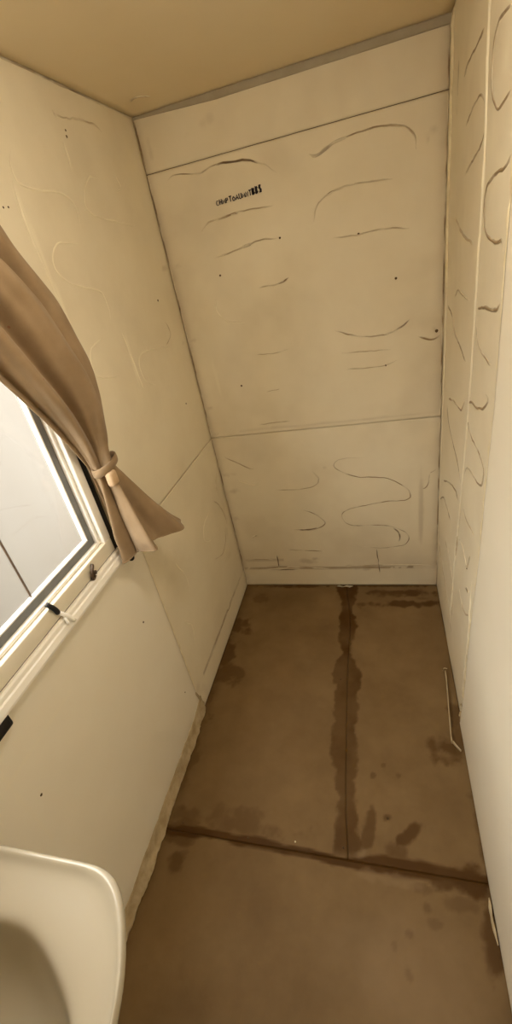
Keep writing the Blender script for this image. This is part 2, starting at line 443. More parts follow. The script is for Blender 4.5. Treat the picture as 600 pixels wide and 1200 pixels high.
# ================================================================== WALL BACK
wb = box('wall_back', (XL - .03, YB + .006, -.05), (XR + .03, YB + .05, ZC + .05), M['backing'], kind='structure',
         label='cream far wall of three boards with squiggles of old glue')
def dirt_line(u, v, v0, w, seed, amt):
    d = np.abs(v - v0 - .012 * (fbm(u, v, 6, seed) - .5))
    return amt * (1 - sstep(w * .2, w, d)) * (fbm(u, v, 12, seed + 1) > .38) * (.5 + fbm(u, v, 20, seed + 2))
def back_stain(u, v):
    s = .10 * sstep(.45, .75, fbm(u, v, 4, 101)) + .05 * (fbm(u, v, 25, 102) - .5)
    s = s + .35 * np.exp(-((u - XL) / .018) ** 2) * (.4 + fbm(u, v, 14, 103)) + .30 * np.exp(-((u - XR) / .022) ** 2) * (.4 + fbm(u, v, 14, 104))  # darker towards both side corners
    for k, (cx, cy, rx, ry, a) in enumerate(((-.70, .66, .05, .014, .4), (-.69, .57, .06, .02, .4), (-.72, 1.52, .05, .012, .4), (-.71, 1.26, .03, .010, .4), (-.70, .98, .04, .010, .35), (-.70, .42, .03, .016, .3),
            (.20, 1.165, .02, .016, .5), (.20, 1.10, .03, .03, .22), (.19, .98, .02, .06, .2), (-.50, 1.885, .03, .016, .16), (-.47, 1.89, .02, .02, .18), (-.55, 1.87, .02, .015, .12), (-.69, 1.85, .012, .06, .25),
            (-.38, .155, .05, .02, .45), (-.34, .17, .03, .012, .5), (-.55, .125, .05, .014, .4), (-.16, .115, .06, .014, .6), (-.10, .10, .04, .012, .5), (-.24, .66, .016, .016, .35), (.19, 1.72, .02, .02, .3), (.17, 1.70, .01, .02, .3))):
        s = np.maximum(s, .7 * a * blob(u, v, cx, cy, rx, ry, 0, 120 + k, .9))
    s = np.maximum(s, .26 * blob(u, v, .155, .42, .014, .22, 0, 150, .5, .3) * (v < .66))
    s = np.maximum(s, .55 * dirt_line(u, v, .112, .012, 160, 1)); s = np.maximum(s, .28 * dirt_line(u, v, .165, .014, 163, 1) * (u < -.5))
    s = np.maximum(s, .20 * dirt_line(u, v, .862, .008, 166, 1)); s = np.maximum(s, .5 * (v < .006))
    s = s + .12 * sstep(.30, .12, v) * fbm(u, v, 9, 170)
    return s
def back_pale(u, v):
    p = .22 * sstep(.105, .098, v) + .35 * blob(u, v, -.637, 1.10, .008, .11, .05, 180, .6, .3) + .25 * blob(u, v, .13, .45, .03, .25, 0, 181, .8, .5)
    return p + .25 * sstep(.5, .8, fbm(u, v, 5, 182))
blift = lambda u, v: .0018 * (fbm(u, v, 3, 185) - .5)
kw = dict(stain=back_stain, pale=back_pale, lift=blift)
pb1 = sheet('wall_panel', 'back', XL, XR, 0, .8425, M['wall'], wb, .006, .006, 0, **kw)
pb2 = sheet('wall_panel', 'back', XL, XR, .8445, 1.798, M['wall'], wb, .006, .006, 0, **kw)
pb3 = sheet('wall_panel', 'back', XL, XR, 1.8005, ZC, M['wall'], wb, .006, .006, 0, **kw)
BT = [ # points (x, z), width, material
 ([(-.66, 1.768), (-.623, 1.779), (-.543, 1.767), (-.486, 1.776), (-.433, 1.774), (-.371, 1.765), (-.319, 1.743), (-.284, 1.714)], .006, 'glue_mid'),
 ([(-.486, 1.776), (-.433, 1.774), (-.371, 1.766), (-.33, 1.748)], .0085, 'glue_dark'),
 ([(-.573, 1.605), (-.541, 1.627), (-.496, 1.631), (-.427, 1.637), (-.367, 1.635), (-.309, 1.631)], .006, 'glue_faint'),
 ([(-.51, 1.629), (-.47, 1.634), (-.427, 1.637)], .008, 'glue_mid'),
 ([(-.542, 1.52), (-.466, 1.528), (-.417, 1.537), (-.369, 1.544), (-.31, 1.538)], .006, 'glue_faint'),
 ([(-.44, 1.532), (-.417, 1.537), (-.40, 1.540)], .009, 'glue_dark'),
 ([(-.402, 1.4), (-.348, 1.399), (-.309, 1.404), (-.289, 1.414)], .006, 'glue_faint'),
 ([(-.335, 1.400), (-.309, 1.404), (-.289, 1.414)], .007, 'glue_mid'),
 ([(-.573, 1.391), (-.572, 1.34), (-.532, 1.303), (-.467, 1.287)], .006, 'glue_pale'),
 ([(-.169, 1.735), (-.15, 1.735), (-.101, 1.75), (-.024, 1.76), (.049, 1.759), (.109, 1.742), (.135, 1.715), (.139, 1.684)], .006, 'glue_mid'),
 ([(-.176, 1.740), (-.165, 1.732), (-.145, 1.733), (-.10, 1.750), (-.05, 1.757)], .009, 'glue_dark'),
 ([(-.181, 1.561), (-.165, 1.605), (-.113, 1.631), (-.046, 1.636), (.07, 1.627)], .006, 'glue_faint'),
 ([(-.15, 1.618), (-.113, 1.631), (-.075, 1.635)], .006, 'glue_mid'),
 ([(-.125, 1.504), (-.041, 1.498), (.04, 1.5), (.118, 1.485)], .005, 'glue_faint'),
 ([(-.146, 1.212), (-.062, 1.181), (-.002, 1.173), (.042, 1.175), (.087, 1.191), (.116, 1.213)], .006, 'glue_mid'),
 ([(.02, 1.173), (.042, 1.175), (.087, 1.191), (.116, 1.213)], .008, 'glue_dark'),
 ([(.144, 1.148), (.187, 1.133), (.21, 1.14), (.222, 1.154)], .008, 'glue_mid'),
 ([(-.117, 1.068), (-.007, 1.063), (.03, 1.064), (.07, 1.078)], .005, 'glue_faint'),
 ([(-.13, 1.13), (-.05, 1.125), (.05, 1.118)], .005, 'glue_faint'),
 ([(-.059, .695), (-.165, .696), (-.2, .671), (-.17, .635), (-.1, .605), (-.046, .601), (.023, .588), (.092, .542), (.112, .503), (.091, .479), (.002, .476), (-.091, .459), (-.156, .444), (-.185, .418), (-.173, .376), (-.135, .356), (-.04, .356), (.034, .344), (.089, .309), (.103, .276), (.084, .243), (.031, .23), (-.034, .227), (-.124, .239), (-.202, .256)], .0055, 'glue_mid'),
 ([(.034, .339), (.056, .315), (.066, .282), (.058, .258)], .009, 'glue_dark'),
 ([(-.042, .227), (-.037, .161), (-.033, .073)], .007, 'glue_dark'),
 ([(.187, .6), (.184, .56), (.171, .533), (.157, .53)], .007, 'glue_mid'),
 ([(.215, .62), (.187, .60)], .006, 'glue_faint'),
 ([(-.295, .645), (-.272, .614), (-.28, .584), (-.328, .566), (-.407, .562), (-.478, .567)], .0055, 'glue_faint'),
 ([(-.295, .645), (-.272, .614), (-.278, .59)], .007, 'glue_mid'),
 ([(-.373, .46), (-.306, .424), (-.267, .375), (-.315, .344), (-.377, .341), (-.43, .348)], .006, 'glue_mid'),
 ([(-.30, .352), (-.34, .343), (-.40, .344)], .008, 'glue_dark'),
 ([(-.477, .228), (-.371, .22), (-.288, .213)], .006, 'glue_mid'),
 ([(-.526, .197), (-.53, .115)], .007, 'glue_dark'),
 ([(-.689, .167), (-.62, .170), (-.553, .165)], .007, 'glue_faint'),
 ([(-.6, .105), (-.45, .112), (-.278, .107)], .009, 'glue_mid'),
 ([(-.59, .102), (-.50, .101), (-.42, .104)], .007, 'glue_dark'),
 ([(-.214, .117), (-.05, .125), (.199, .122)], .007, 'glue_faint'),
 ([(-.686, .752), (-.639, .723), (-.586, .689), (-.555, .678)], .007, 'glue_faint'),
 ([(-.64, .305), (-.606, .32)], .009, 'glue_mid'),
 ([(-.645, .63), (-.58, .60), (-.55, .61)], .005, 'glue_pale'),
 ([(-.497, .884), (-.359, .888)], .005, 'glue_faint'),
 ([(-.46, 1.17), (-.38, 1.165), (-.32, 1.175)], .0045, 'glue_faint'),
 ([(-.44, 1.02), (-.38, 1.025)], .0045, 'glue_faint'),
]
for i, (p, w, m) in enumerate(BT):
    vm = sum(q[1] for q in p) / len(p)
    trail('back', p, w, M[m], pb1 if vm < .843 else pb2, seed=i, hgt=.3)
for u, v, r in ((.073, 1.349, .006), (-.536, 1.462, .005), (-.538, 1.057, .006), (-.301, 1.537, .005), (-.041, 1.50, .005), (.03, 1.064, .005), (.205, 1.16, .008)):
    dot('back', u, v, r, M['hole'], pb2)
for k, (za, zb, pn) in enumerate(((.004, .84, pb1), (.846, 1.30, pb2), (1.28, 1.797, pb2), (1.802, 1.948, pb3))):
    trail('back', [(XL + .003, za), (XL + .003, (za + zb) / 2), (XL + .003, zb)], .006, M['glue_mid'], pn, seed=300 + k, hgt=.25, taper=.01, name='corner_bead', wob=.0005, step=.012)  # uneven brown bead up the left corner
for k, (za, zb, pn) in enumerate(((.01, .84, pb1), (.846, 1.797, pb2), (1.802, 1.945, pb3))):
    trail('back', [(XR - .003, za), (XR - .003, (za + zb) / 2), (XR - .003, zb)], .006, M['glue_mid'], pn, seed=310 + k, hgt=.25, taper=.01, name='corner_bead', wob=.0005, step=.012)  # uneven brown bead up the right corner
# run of illegible dark marker lettering
GL = [  # strokes in a unit box
 [[(.9, .9), (.4, 1), (.05, .6), (.1, .2), (.5, 0), (.9, .1)]],
 [[(.1, 0), (.1, 1)], [(.1, .5), (.85, .5)], [(.85, 0), (.85, 1)]],
 [[(0, 0), (.15, 1), (.5, .3), (.85, 1), (1, 0)]],
 [[(.1, 0), (.1, 1), (.7, .95), (.8, .6), (.1, .5)]],
 [[(0, 1), (1, 1)], [(.5, 1), (.5, 0)]],
 [[(.5, 1), (.05, .6), (.2, .05), (.7, 0), (.95, .5), (.5, 1)]],
 [[(0, 0), (.5, 1), (1, 0)], [(.2, .4), (.8, .4)]],
 [[(.1, 1), (.1, .15), (.5, 0), (.9, .15), (.9, 1)]],
 [[(0, 0), (.15, 1), (.5, .3), (.85, 1), (1, 0)]],
 [[(.1, 0), (.1, 1), (.9, 0), (.9, 1)]],
 [[(0, 1), (1, 1)], [(.5, 1), (.5, 0)]],
 [[(.1, 0), (.1, 1), (.8, .8), (.1, .5), (.85, .25), (.1, 0)], [(.5, 0), (.5, 1)]],
 [[(.1, 0), (.1, 1), (.8, .8), (.1, .5), (.85, .25), (.1, 0)], [(.5, 0), (.5, 1)]],
 [[(.9, .9), (.2, .9), (.1, .6), (.85, .4), (.8, .1), (.1, .1)], [(.5, 0), (.5, 1)]],
]
def lettering():
    V = []; F = []; n = len(GL)
    for i, g in enumerate(GL):
        t = i / n; u0 = -.500 + .163 * t; z0 = 1.668 + .007 * t; cw = .163 / n * .8
        hh = .013 + .007 * (t > .78) + .002 * math.sin(i * 2.1)
        wd = .0011 + .0010 * (t > .78) + .0005 * (0.05 < t < .8)
        for st in g:
            P = np.array([(u0 + a * cw, z0 + b * hh) for a, b in st])
            T = np.gradient(P, axis=0) if len(P) > 1 else P
            T /= np.linalg.norm(T, axis=1)[:, None] + 1e-9
            Nn = np.stack([-T[:, 1], T[:, 0]], -1) * wd
            b0 = len(V)
            for q, k in zip(P, Nn):
                V.append((q[0] + k[0], YB - .0016, q[1] + k[1])); V.append((q[0] - k[0], YB - .0016, q[1] - k[1]))
                V.append((q[0] - k[0], YB + .001, q[1] - k[1])); V.append((q[0] + k[0], YB + .001, q[1] + k[1]))
            for j in range(len(P) - 1):
                a = b0 + 4 * j
                for e in range(4):
                    F.append((a + e, a + (e + 1) % 4, a + 4 + (e + 1) % 4, a + 4 + e))
    me = mesh('marker_lettering', V, F); fix_normals(me)
    link('marker_lettering', me, M['ink'], pb2, label='short line of illegible dark marker lettering')
lettering()

# ================================================================== WALL LEFT (window opening Y -0.10..0.86, Z 0.875..1.70)
WY0, WY1, WZ0, WZ1 = .24, .852, .868, 1.70
wl = empty('wall_left', (XL, 0, 0), kind='structure', label='cream window wall with a lower board meeting a glue-marked upper board')
def wl_box(lo, hi):
    return box('wall_core', (lo[0] - XL, lo[1], lo[2]), (hi[0] - XL, hi[1], hi[2]), M['backing'], wl)
a0, a1 = XL - .05, XL - .006
wl_box((a0, YN, -.05), (a1, YB + .05, WZ0)); wl_box((a0, YN, WZ1), (a1, YB + .05, ZC + .05))
wl_box((a0, YN, WZ0), (a1, WY0, WZ1)); wl_box((a0, WY1, WZ0), (a1, YB + .05, WZ1))
def left_stain(u, v):
    s = .08 * sstep(.45, .75, fbm(u, v, 4, 201)) + .05 * (fbm(u, v, 25, 202) - .5)
    s = s + .30 * np.exp(-((u - YB) / .02) ** 2) * (.4 + fbm(u, v, 14, 203))  # darker towards the far corner
    for k, (cx, cy, rx, ry, a) in enumerate(((1.72, 1.52, .05, .012, .35), (1.72, 1.26, .03, .01, .35), (1.70, .50, .04, .08, .22), (1.66, .40, .03, .05, .2), (1.62, .30, .05, .03, .2),
            (1.25, .1, .12, .012, .4), (1.02, .10, .03, .06, .35), (1.05, .06, .03, .05, .3))):
        s = np.maximum(s, .6 * a * blob(u, v, cx, cy, rx, ry, 0, 220 + k, .9))
    s = np.maximum(s, .55 * dirt_line(u, v, .110, .010, 230, 1) * (u > 1.08))
    return s
def left_pale(u, v):
    p = .25 * sstep(.106, .099, v) * (u > 1.0) + .22 * sstep(.5, .8, fbm(u, v, 5, 232))
    for k, (cx, cy, rx, ry, rot, a) in enumerate(((1.03, 1.62, .012, .14, .06, .5), (1.04, 1.46, .010, .09, -.1, .5), (1.29, 1.29, .010, .10, -.05, .6), (1.285, 1.80, .009, .04, 0, .5))):
        p = np.maximum(p, a * blob(u, v, cx, cy, rx, ry, rot, 240 + k, .5, .3))
    return p
def local(o):   # wall_left sits at (XL,0,0): its children keep world placement
    o.location = (-XL, 0, 0); return o
kw = dict(stain=left_stain, pale=left_pale, lift=lambda u, v: .0018 * (fbm(u, v, 3, 205) - .5))
pl_up = local(sheet('wall_panel', 'left', YN, YB, .8435, ZC, M['wall'], wl, .008, .006, 0, holes=((WY0, WY1, WZ0, WZ1),), **kw))
pl_far = local(sheet('wall_panel', 'left', .9955, YB, 0, .8415, M['wall'], wl, .006, .006, 0, **kw))
def near_pale(u, v):
    return .35 * (1 - sstep(.002, .006, np.abs(v - .716))) * (u < .55) + .3 * (1 - sstep(.002, .005, np.abs(u - .328 ))) * (v < .74) * (v > .5) + .3 * fbm(u, v, 3, 250) * .5
pl_near = local(sheet('wall_panel', 'left', YN, .9925, 0, .8415, M['smooth'], wl, .008, .009, .003,
                stain=lambda u, v: .10 * (fbm(u, v, 4, 251) - .4) + .25 * sstep(.12, .02, v) * fbm(u, v, 12, 252) + .2 * np.exp(-((u - .9925) / .012) ** 2), pale=near_pale))
LT = [
 ([(1.282, 1.882), (1.323, 1.879), (1.395, 1.888), (1.475, 1.889), (1.514, 1.878)], .006, 'glue_faint'),
 ([(1.278, 1.888), (1.285, 1.872)], .007, 'glue_mid'),
 ([(1.063, 1.785), (1.044, 1.761), (1.044, 1.729), (1.095, 1.718), (1.176, 1.717), (1.225, 1.709), (1.247, 1.685), (1.235, 1.638)], .006, 'glue_pale'),
 ([(1.423, 1.762), (1.362, 1.761), (1.323, 1.735), (1.296, 1.696), (1.324, 1.674), (1.413, 1.664), (1.573, 1.65)], .006, 'glue_pale'),
 ([(1.52, 1.78), (1.535, 1.75), (1.50, 1.735)], .006, 'glue_pale'),
 ([(1.215, 1.609), (1.121, 1.611), (1.079, 1.591), (1.068, 1.559), (1.101, 1.529), (1.166, 1.51), (1.234, 1.492), (1.248, 1.451), (1.24, 1.419)], .006, 'glue_pale'),
 ([(1.168, 1.386), (1.097, 1.367), (1.074, 1.328), (1.102, 1.291), (1.189, 1.272)], .006, 'glue_pale'),
 ([(1.591, 1.276), (1.385, 1.3), (1.325, 1.279), (1.33, 1.223), (1.405, 1.182)], .006, 'glue_pale'),
 ([(1.60, 1.36), (1.615, 1.31), (1.55, 1.285)], .006, 'glue_faint'),
 ([(1.03, 1.73), (1.02, 1.66), (1.025, 1.588), (1.05, 1.417)], .010, 'glue_pale'),
 ([(1.279, 1.377), (1.29, 1.30), (1.303, 1.203)], .009, 'glue_pale'),
 ([(1.285, 1.829), (1.284, 1.795), (1.277, 1.773)], .009, 'glue_pale'),
]
for i, (p, w, m) in enumerate(LT):
    trail('left', p, w, M[m], pl_up, seed=60 + i, hgt=.28)
for i, (p, w, m) in enumerate((
 ([(1.60, .62), (1.66, .55), (1.69, .47), (1.68, .42)], .006, 'glue_faint'), ([(1.45, .40), (1.55, .36), (1.62, .38), (1.66, .44)], .006, 'glue_faint'),
 ([(1.72, .70), (1.68, .66), (1.66, .60)], .006, 'glue_faint'), ([(1.15, .62), (1.19, .52), (1.18, .45)], .006, 'glue_pale'), ([(1.08, .40), (1.12, .34), (1.10, .26)], .007, 'glue_pale'),
 ([(1.55, .60), (1.45, .58), (1.42, .53), (1.48, .49), (1.58, .47)], .006, 'glue_pale'), ([(1.74, .11), (1.45, .106), (1.14, .109)], .007, 'glue_mid'), ([(1.15, .109), (1.135, .10)], .011, 'glue_dark'))):
    trail('left', p, w, M[m], pl_far, seed=80 + i, hgt=.28)
trail('left', [(YN + .5, ZC - .003), (1.0, ZC - .003), (YB - .004, ZC - .003)], .006, M['glue_mid'], pl_up, seed=320, hgt=.25, taper=.01, name='corner_bead', wob=.0005, step=.014)  # thin brown bead where wall meets ceiling
for u, v, r in ((1.312, 1.853, .004), (1.308, 1.84, .005), (.967, 1.678, .0035), (.983, 1.679, .0035), (1.585, 1.429, .005), (1.591, 1.058, .005)):
    dot('left', u, v, r, M['hole'], pl_up)
for u, v, r in ((.869, .609, .005), (.364, .613, .0048), (.93, .20, .004)):
    dot('left', u, v, r, M['hole'], pl_near, h=.003)
# sealant down the upright joint of the lower boards
local(trail('left', [(.995, .84), (.996, .6), (.997, .35), (1.0, .12)], .011, M['sealant'], wl, hgt=.25, seed=90, name='joint_sealant', step=.012))
local(trail('left', [(.985, .13), (1.0, .07), (1.02, .01)], .016, M['ragged'], wl, hgt=.4, seed=91, name='joint_sealant'))
# torn filler along the foot of the near lower board
def ragged_base():
    V = []; F = []; n = 150
    for i in range(n + 1):
        y = .30 + .71 * i / n
        e = fbm(np.array([y]), np.array([.3]), 22, 300)[0] - .5; g = fbm(np.array([y]), np.array([.9]), 55, 301)[0] - .5
        zt = .058 + .014 * e + .006 * g
        xo = .006 + .015 * (fbm(np.array([y]), np.array([2.]), 24, 302)[0]) + .006 * g
        if y > .93: zt += .02 * (y - .93) / .08; xo *= .75
        for x, z in ((.0025, zt), (.0045 + .002 * e, zt - .005), (.0045, .030 + .01 * g), (.009, .012), (xo, .0045), (xo + .001, .0005), (.0, .0005)):
            V.append((x, y, z))
    k = 7
    for i in range(n):
        for j in range(k):
            F.append((i * k + j, i * k + (j + 1) % k, (i + 1) * k + (j + 1) % k, (i + 1) * k + j))
    F.append(tuple(range(k))); F.append(tuple(range(n * k, n * k + k)))
    me = mesh('torn_filler', V, F); fix_normals(me)
    link('torn_filler', me, M['ragged'], wl, label='ragged pale filler strip at the floor', smooth=True)
ragged_base()

# ================================================================== WALL RIGHT
wr = box('wall_right', (XR + .006, YN, -.05), (XR + .05, YB + .05, ZC + .05), M['backing'], kind='structure',
         label='cream wall with brown glue squiggles beside a smooth bright sheet')
def right_stain(u, v):
    s = .10 * sstep(.45, .75, fbm(u, v, 5, 401)) + .05 * (fbm(u, v, 25, 402) - .5)
    s = s + .28 * np.exp(-((u - YB) / .02) ** 2) * (.4 + fbm(u, v, 14, 403))  # darker next to the far wall
    s = np.maximum(s, .5 * blob(u, v, 1.60, 1.78, .015, .05, 0, 404)); s = np.maximum(s, .35 * blob(u, v, 1.72, .33, .02, .06, 0, 405))
    s = s + .15 * sstep(.12, .0, v) * fbm(u, v, 10, 406)
    return s
EDGE = [(0, 1.035), (.03, 1.03), (.24, 1.0), (.52, .985), (.75, .958), (1.0, .948), (1.16, .938), (1.46, .945), (1.95, .945)]
def edge_y(v):
    t = np.array(EDGE); return np.interp(v, t[:, 0], t[:, 1])
rp = sheet('wall_panel', 'right', .93, YB, 0, ZC, M['wall'], wr, .006, .006, 0, stain=right_stain,
           pale=lambda u, v: .25 * sstep(.5, .8, fbm(u, v, 5, 410)), lift=lambda u, v: .002 * (fbm(u, v, 5, 411) - .5))
def rs_warp(U, V):
    t = (U - YN) / (1.0 - YN)
    e = edge_y(V) + .006 * (fbm(np.full_like(V, .5), V, 22, 420) - .5) + .016 * (fbm(np.full_like(V, .2), V, 60, 421) - .5) * (V < .12)
    return YN + t * (e - YN), np.where(V < .001, .004, V)
sheet('wall_panel', 'right', YN, 1.0, 0, ZC, M['smooth'], wr, .010, .014, .008, warp=rs_warp,
      stain=lambda u, v: .06 * (fbm(u, v, 4, 430) - .4) + .25 * sstep(.03, .0, v) * fbm(u, v, 20, 431), pale=lambda u, v: .3 * fbm(u, v, 3, 432))
RT = [
 ([(1.286, 1.794), (1.369, 1.788), (1.467, 1.784), (1.508, 1.771)], .006, 'glue_mid'),
 ([(1.073, 1.763), (1.142, 1.77), (1.165, 1.766), (1.186, 1.753), (1.192, 1.715), (1.179, 1.679), (1.127, 1.647), (1.083, 1.647), (1.031, 1.656)], .0065, 'glue_mid'),
 ([(1.456, 1.672), (1.366, 1.692), (1.321, 1.697), (1.286, 1.697), (1.247, 1.68), (1.23, 1.655), (1.229, 1.628), (1.265, 1.609), (1.355, 1.593), (1.439, 1.576)], .006, 'glue_mid'),
 ([(.996, 1.567), (1.035, 1.552), (1.085, 1.552), (1.145, 1.544), (1.179, 1.53), (1.186, 1.504), (1.176, 1.474), (1.152, 1.454), (1.1, 1.442), (1.05, 1.439), (1.018, 1.443), (.999, 1.426)], .0065, 'glue_mid'),
 ([(1.563, 1.49), (1.469, 1.459), (1.4, 1.444), (1.328, 1.436), (1.293, 1.43)], .007, 'glue_faint'),
 ([(1.528, 1.292), (1.472, 1.316), (1.401, 1.312), (1.311, 1.308)], .006, 'glue_faint'),
 ([(1.659, 1.252), (1.563, 1.235), (1.503, 1.196), (1.39, 1.176), (1.303, 1.157)], .007, 'glue_mid'),
 ([(1.192, 1.306), (1.121, 1.316), (1.056, 1.319), (1.008, 1.329), (.993, 1.341)], .008, 'glue_mid'),
 ([(1.19, 1.271), (1.169, 1.237), (1.106, 1.222), (1.028, 1.217)], .007, 'glue_mid'),
 ([(1.054, 1.148), (1.027, 1.145), (1.038, 1.13), (1.076, 1.107), (1.141, 1.089), (1.205, 1.081), (1.236, 1.062), (1.238, 1.026), (1.18, 1.0), (1.089, .997), (1.026, .988), (1.011, .973), (1.02, .942), (1.054, .923), (1.106, .913), (1.175, .904), (1.221, .881), (1.238, .845)], .0065, 'glue_mid'),
 ([(1.575, .972), (1.469, .998), (1.373, 1.008), (1.331, 1.017), (1.286, 1.057)], .007, 'glue_mid'),
 ([(1.608, .937), (1.557, .894), (1.473, .867), (1.36, .842), (1.305, .816), (1.283, .793)], .007, 'glue_mid'),
 ([(1.633, .63), (1.49, .695), (1.366, .732), (1.312, .722)], .007, 'glue_mid'),
 ([(1.712, .501), (1.619, .562), (1.527, .571), (1.44, .57)], .007, 'glue_mid'),
 ([(1.226, .752), (1.18, .742), (1.104, .757), (1.058, .765)], .006, 'glue_faint'),
 ([(1.306, .639), (1.291, .582), (1.319, .48)], .010, 'glue_mid'),
 ([(1.265, .611), (1.22, .626), (1.156, .615), (1.125, .607), (1.093, .678)], .007, 'glue_faint'),
 ([(1.119, .537), (1.08, .548)], .010, 'glue_dark'),
 ([(1.219, .444), (1.15, .433), (1.093, .451), (1.049, .494)], .007, 'glue_faint'),
 ([(1.55, .42), (1.40, .40), (1.32, .33), (1.33, .20)], .007, 'glue_faint'),
 ([(1.72, .28), (1.50, .22), (1.30, .14)], .007, 'glue_faint'),
]
for i, (p, w, m) in enumerate(RT):
    trail('right', p, w * 1.1, M[m], rp, seed=110 + i, hgt=.28, fmin=.45, fend=.08, taper=.06)
dot('right', 1.125, .607, .008, M['hole'], rp, name='screw_hole')
RD = [(1.252, 1.94), (1.235, 1.75), (1.214, 1.632), (1.207, 1.49), (1.213, 1.376), (1.215, 1.209), (1.231, 1.004), (1.262, .775), (1.288, .634)]
trail('right', RD, .009, M['glue_pale'], rp, seed=140, hgt=.55, name='filler_ridge', taper=.02, lump=.25, step=.012)
trail('right', [(1.275, .70), (1.288, .634), (1.31, .50), (1.33, .33), (1.345, .16)], .012, M['glue_pale'], rp, seed=141, hgt=.4, name='filler_ridge', lump=.8)
trail('right', [(1.70, 1.94), (1.695, 1.7), (1.70, 1.5), (1.69, 1.3)], .016, M['sealant'], rp, seed=142, hgt=.5, name='corner_sealant', taper=.03, lump=.7, step=.012)
trail('right', [(1.69, 1.3), (1.70, 1.0), (1.72, .7), (1.73, .4), (1.74, .1)], .010, M['glue_pale'], rp, seed=143, hgt=.35, name='corner_sealant', taper=.05, lump=.9)
trail('right', [(float(edge_y(v)) + .012 + .004 * math.sin(v * 9), v) for v in (1.94, 1.7, 1.46, 1.3, 1.16, 1.0, .85, .75, .62, .52, .40, .30, .2, .12)], .016, M['sealant'], rp, seed=144, hgt=.5, name='edge_sealant', taper=.02, lump=.9, wob=.004)
trail('right', [(1.05, .62), (1.035, .45), (1.045, .30), (1.06, .10)], .008, M['glue_pale'], rp, seed=145, hgt=.5, name='edge_sealant', lump=.9, wob=.004)
# chipped lumps at the foot of the sheet edge
for k, (u, v, r) in enumerate(((1.04, .045, .010), (1.03, .022, .009), (1.055, .012, .008), (1.05, .075, .007))):
    dot('right', u, v, r, M['ragged'], rp, h=.002, name='filler_crumb', hgt=.9)

# ================================================================== WALL NEAR (behind the camera, with a closed door)
wn = empty('wall_near', (0, YN, 0), kind='structure', label='cream near wall round a closed door')
for lo, hi in (((XL - .05, -.05, -.05), (-.42, 0, ZC + .05)), ((.18, -.05, -.05), (XR + .05, 0, ZC + .05)), ((-.42, -.05, 1.85), (.18, 0, ZC + .05))):
    box('wall_panel', lo, hi, M['smooth'], wn)
dr = empty('door_1', (-.12, YN, 0), kind='structure', label='plain cream door behind the photographer')
box('door_leaf', (-.298, -.045, -.045), (.298, -.008, 1.848), M['smooth'], dr)
hd = tube('handle', catmull([(.24, -.008, .95), (.24, .03, .95), (.20, .036, .95), (.14, .036, .95)], .01), .008, M['steel'], dr, 10)

# unseen ceiling lamp, added as fill for the far wall and ceiling
lamp = empty('fill_lamp', (-.10, .62, ZC), label='unseen round ceiling lamp added for fill light', category='lamp')
def disc(name, prof, mat, n=32):
    V = []; F = []
    for r, z in prof:
        for k in range(n): V.append((r * math.cos(2 * math.pi * k / n), r * math.sin(2 * math.pi * k / n), z))
    for i in range(len(prof) - 1):
        for k in range(n): F.append((i * n + k, i * n + (k + 1) % n, (i + 1) * n + (k + 1) % n, (i + 1) * n + k))
    F.append(tuple(range(n))); F.append(tuple(range((len(prof) - 1) * n, len(prof) * n)))
    me = mesh(name, V, F); fix_normals(me); return link(name, me, mat, lamp, smooth=True)
disc('base_ring', [(.120, -.0005), (.135, -.004), (.135, -.014), (.128, -.020), (.118, -.020), (.118, -.0006)], M['white'])
disc('diffuser', [(.116, -.002), (.117, -.038), (.116, -.060), (.106, -.078), (.085, -.089), (.05, -.095), (.01, -.096)], M['lamp'])

# ================================================================== BASEBOARD / FLOOR EDGE REMNANT
# thin loose edging strip left at the foot of the right wall
def remnant():
    root = empty('edging_remnant', (.19, .97, 0), label='thin pale loose edging strip bent against the right wall base', category='edging strip')
    P = catmull([(.199, 1.245), (.198, 1.20), (.190, 1.08), (.183, .966), (.187, .957), (.207, .930)], .012)
    V = []; F = []
    T = np.gradient(P, axis=0); T /= np.linalg.norm(T, axis=1)[:, None]; Nn = np.stack([-T[:, 1], T[:, 0]], -1)
    for i in range(len(P)):
        hz = .012 + .003 * math.sin(i * .9)
        for a, z in ((-1, .0008), (-1, hz), (1, hz), (1, .0008)):
            q = P[i] + Nn[i] * a * .0016
            V.append((q[0] - .19, q[1] - .97, z))
    for i in range(len(P) - 1):
        for j in range(4):
            F.append((i * 4 + j, i * 4 + (j + 1) % 4, (i + 1) * 4 + (j + 1) % 4, (i + 1) * 4 + j))
    F.append((0, 1, 2, 3)); b = 4 * (len(P) - 1); F.append((b, b + 1, b + 2, b + 3))
    me = mesh('strip', V, F); fix_normals(me); link('strip', me, M['ragged'], root)
    tube('bent_pin', [(.003, .282, .001), (.004, .284, .012), (.008, .278, .022), (.016, .275, .022)], .0018, M['ragged'], root, 6)
remnant()
def flake(name, label, pts, w, mat):
    V = []; F = []; P = catmull(pts, .008); n = len(P)
    o = P[0].copy()
    for i in range(n):
        k = w * (.4 + 1.1 * vnoise(P[i, 0], P[i, 1], 70, 9)) * min(1, min(i, n - 1 - i) / 3 + .3)
        for dx, z in ((-k, .0008), (-k * .8, .006 + .003 * math.sin(i)), (k, .009), (k, .0008)):
            V.append((P[i, 0] + dx - o[0], P[i, 1] - o[1], z))
    for i in range(n - 1):
        for j in range(4): F.append((i * 4 + j, i * 4 + (j + 1) % 4, (i + 1) * 4 + (j + 1) % 4, (i + 1) * 4 + j))
    F.append((0, 1, 2, 3)); b = 4 * (n - 1); F.append((b, b + 1, b + 2, b + 3))
    me = mesh(name, V, F); fix_normals(me)
    ob = link(name, me, mat, label=label, cat='debris'); ob.location = (o[0], o[1], 0); return ob
flake('filler_flake', 'pale curled flake of filler beside the smooth right sheet', [(.213, .545), (.211, .50), (.215, .455)], .0025, M['ragged'])

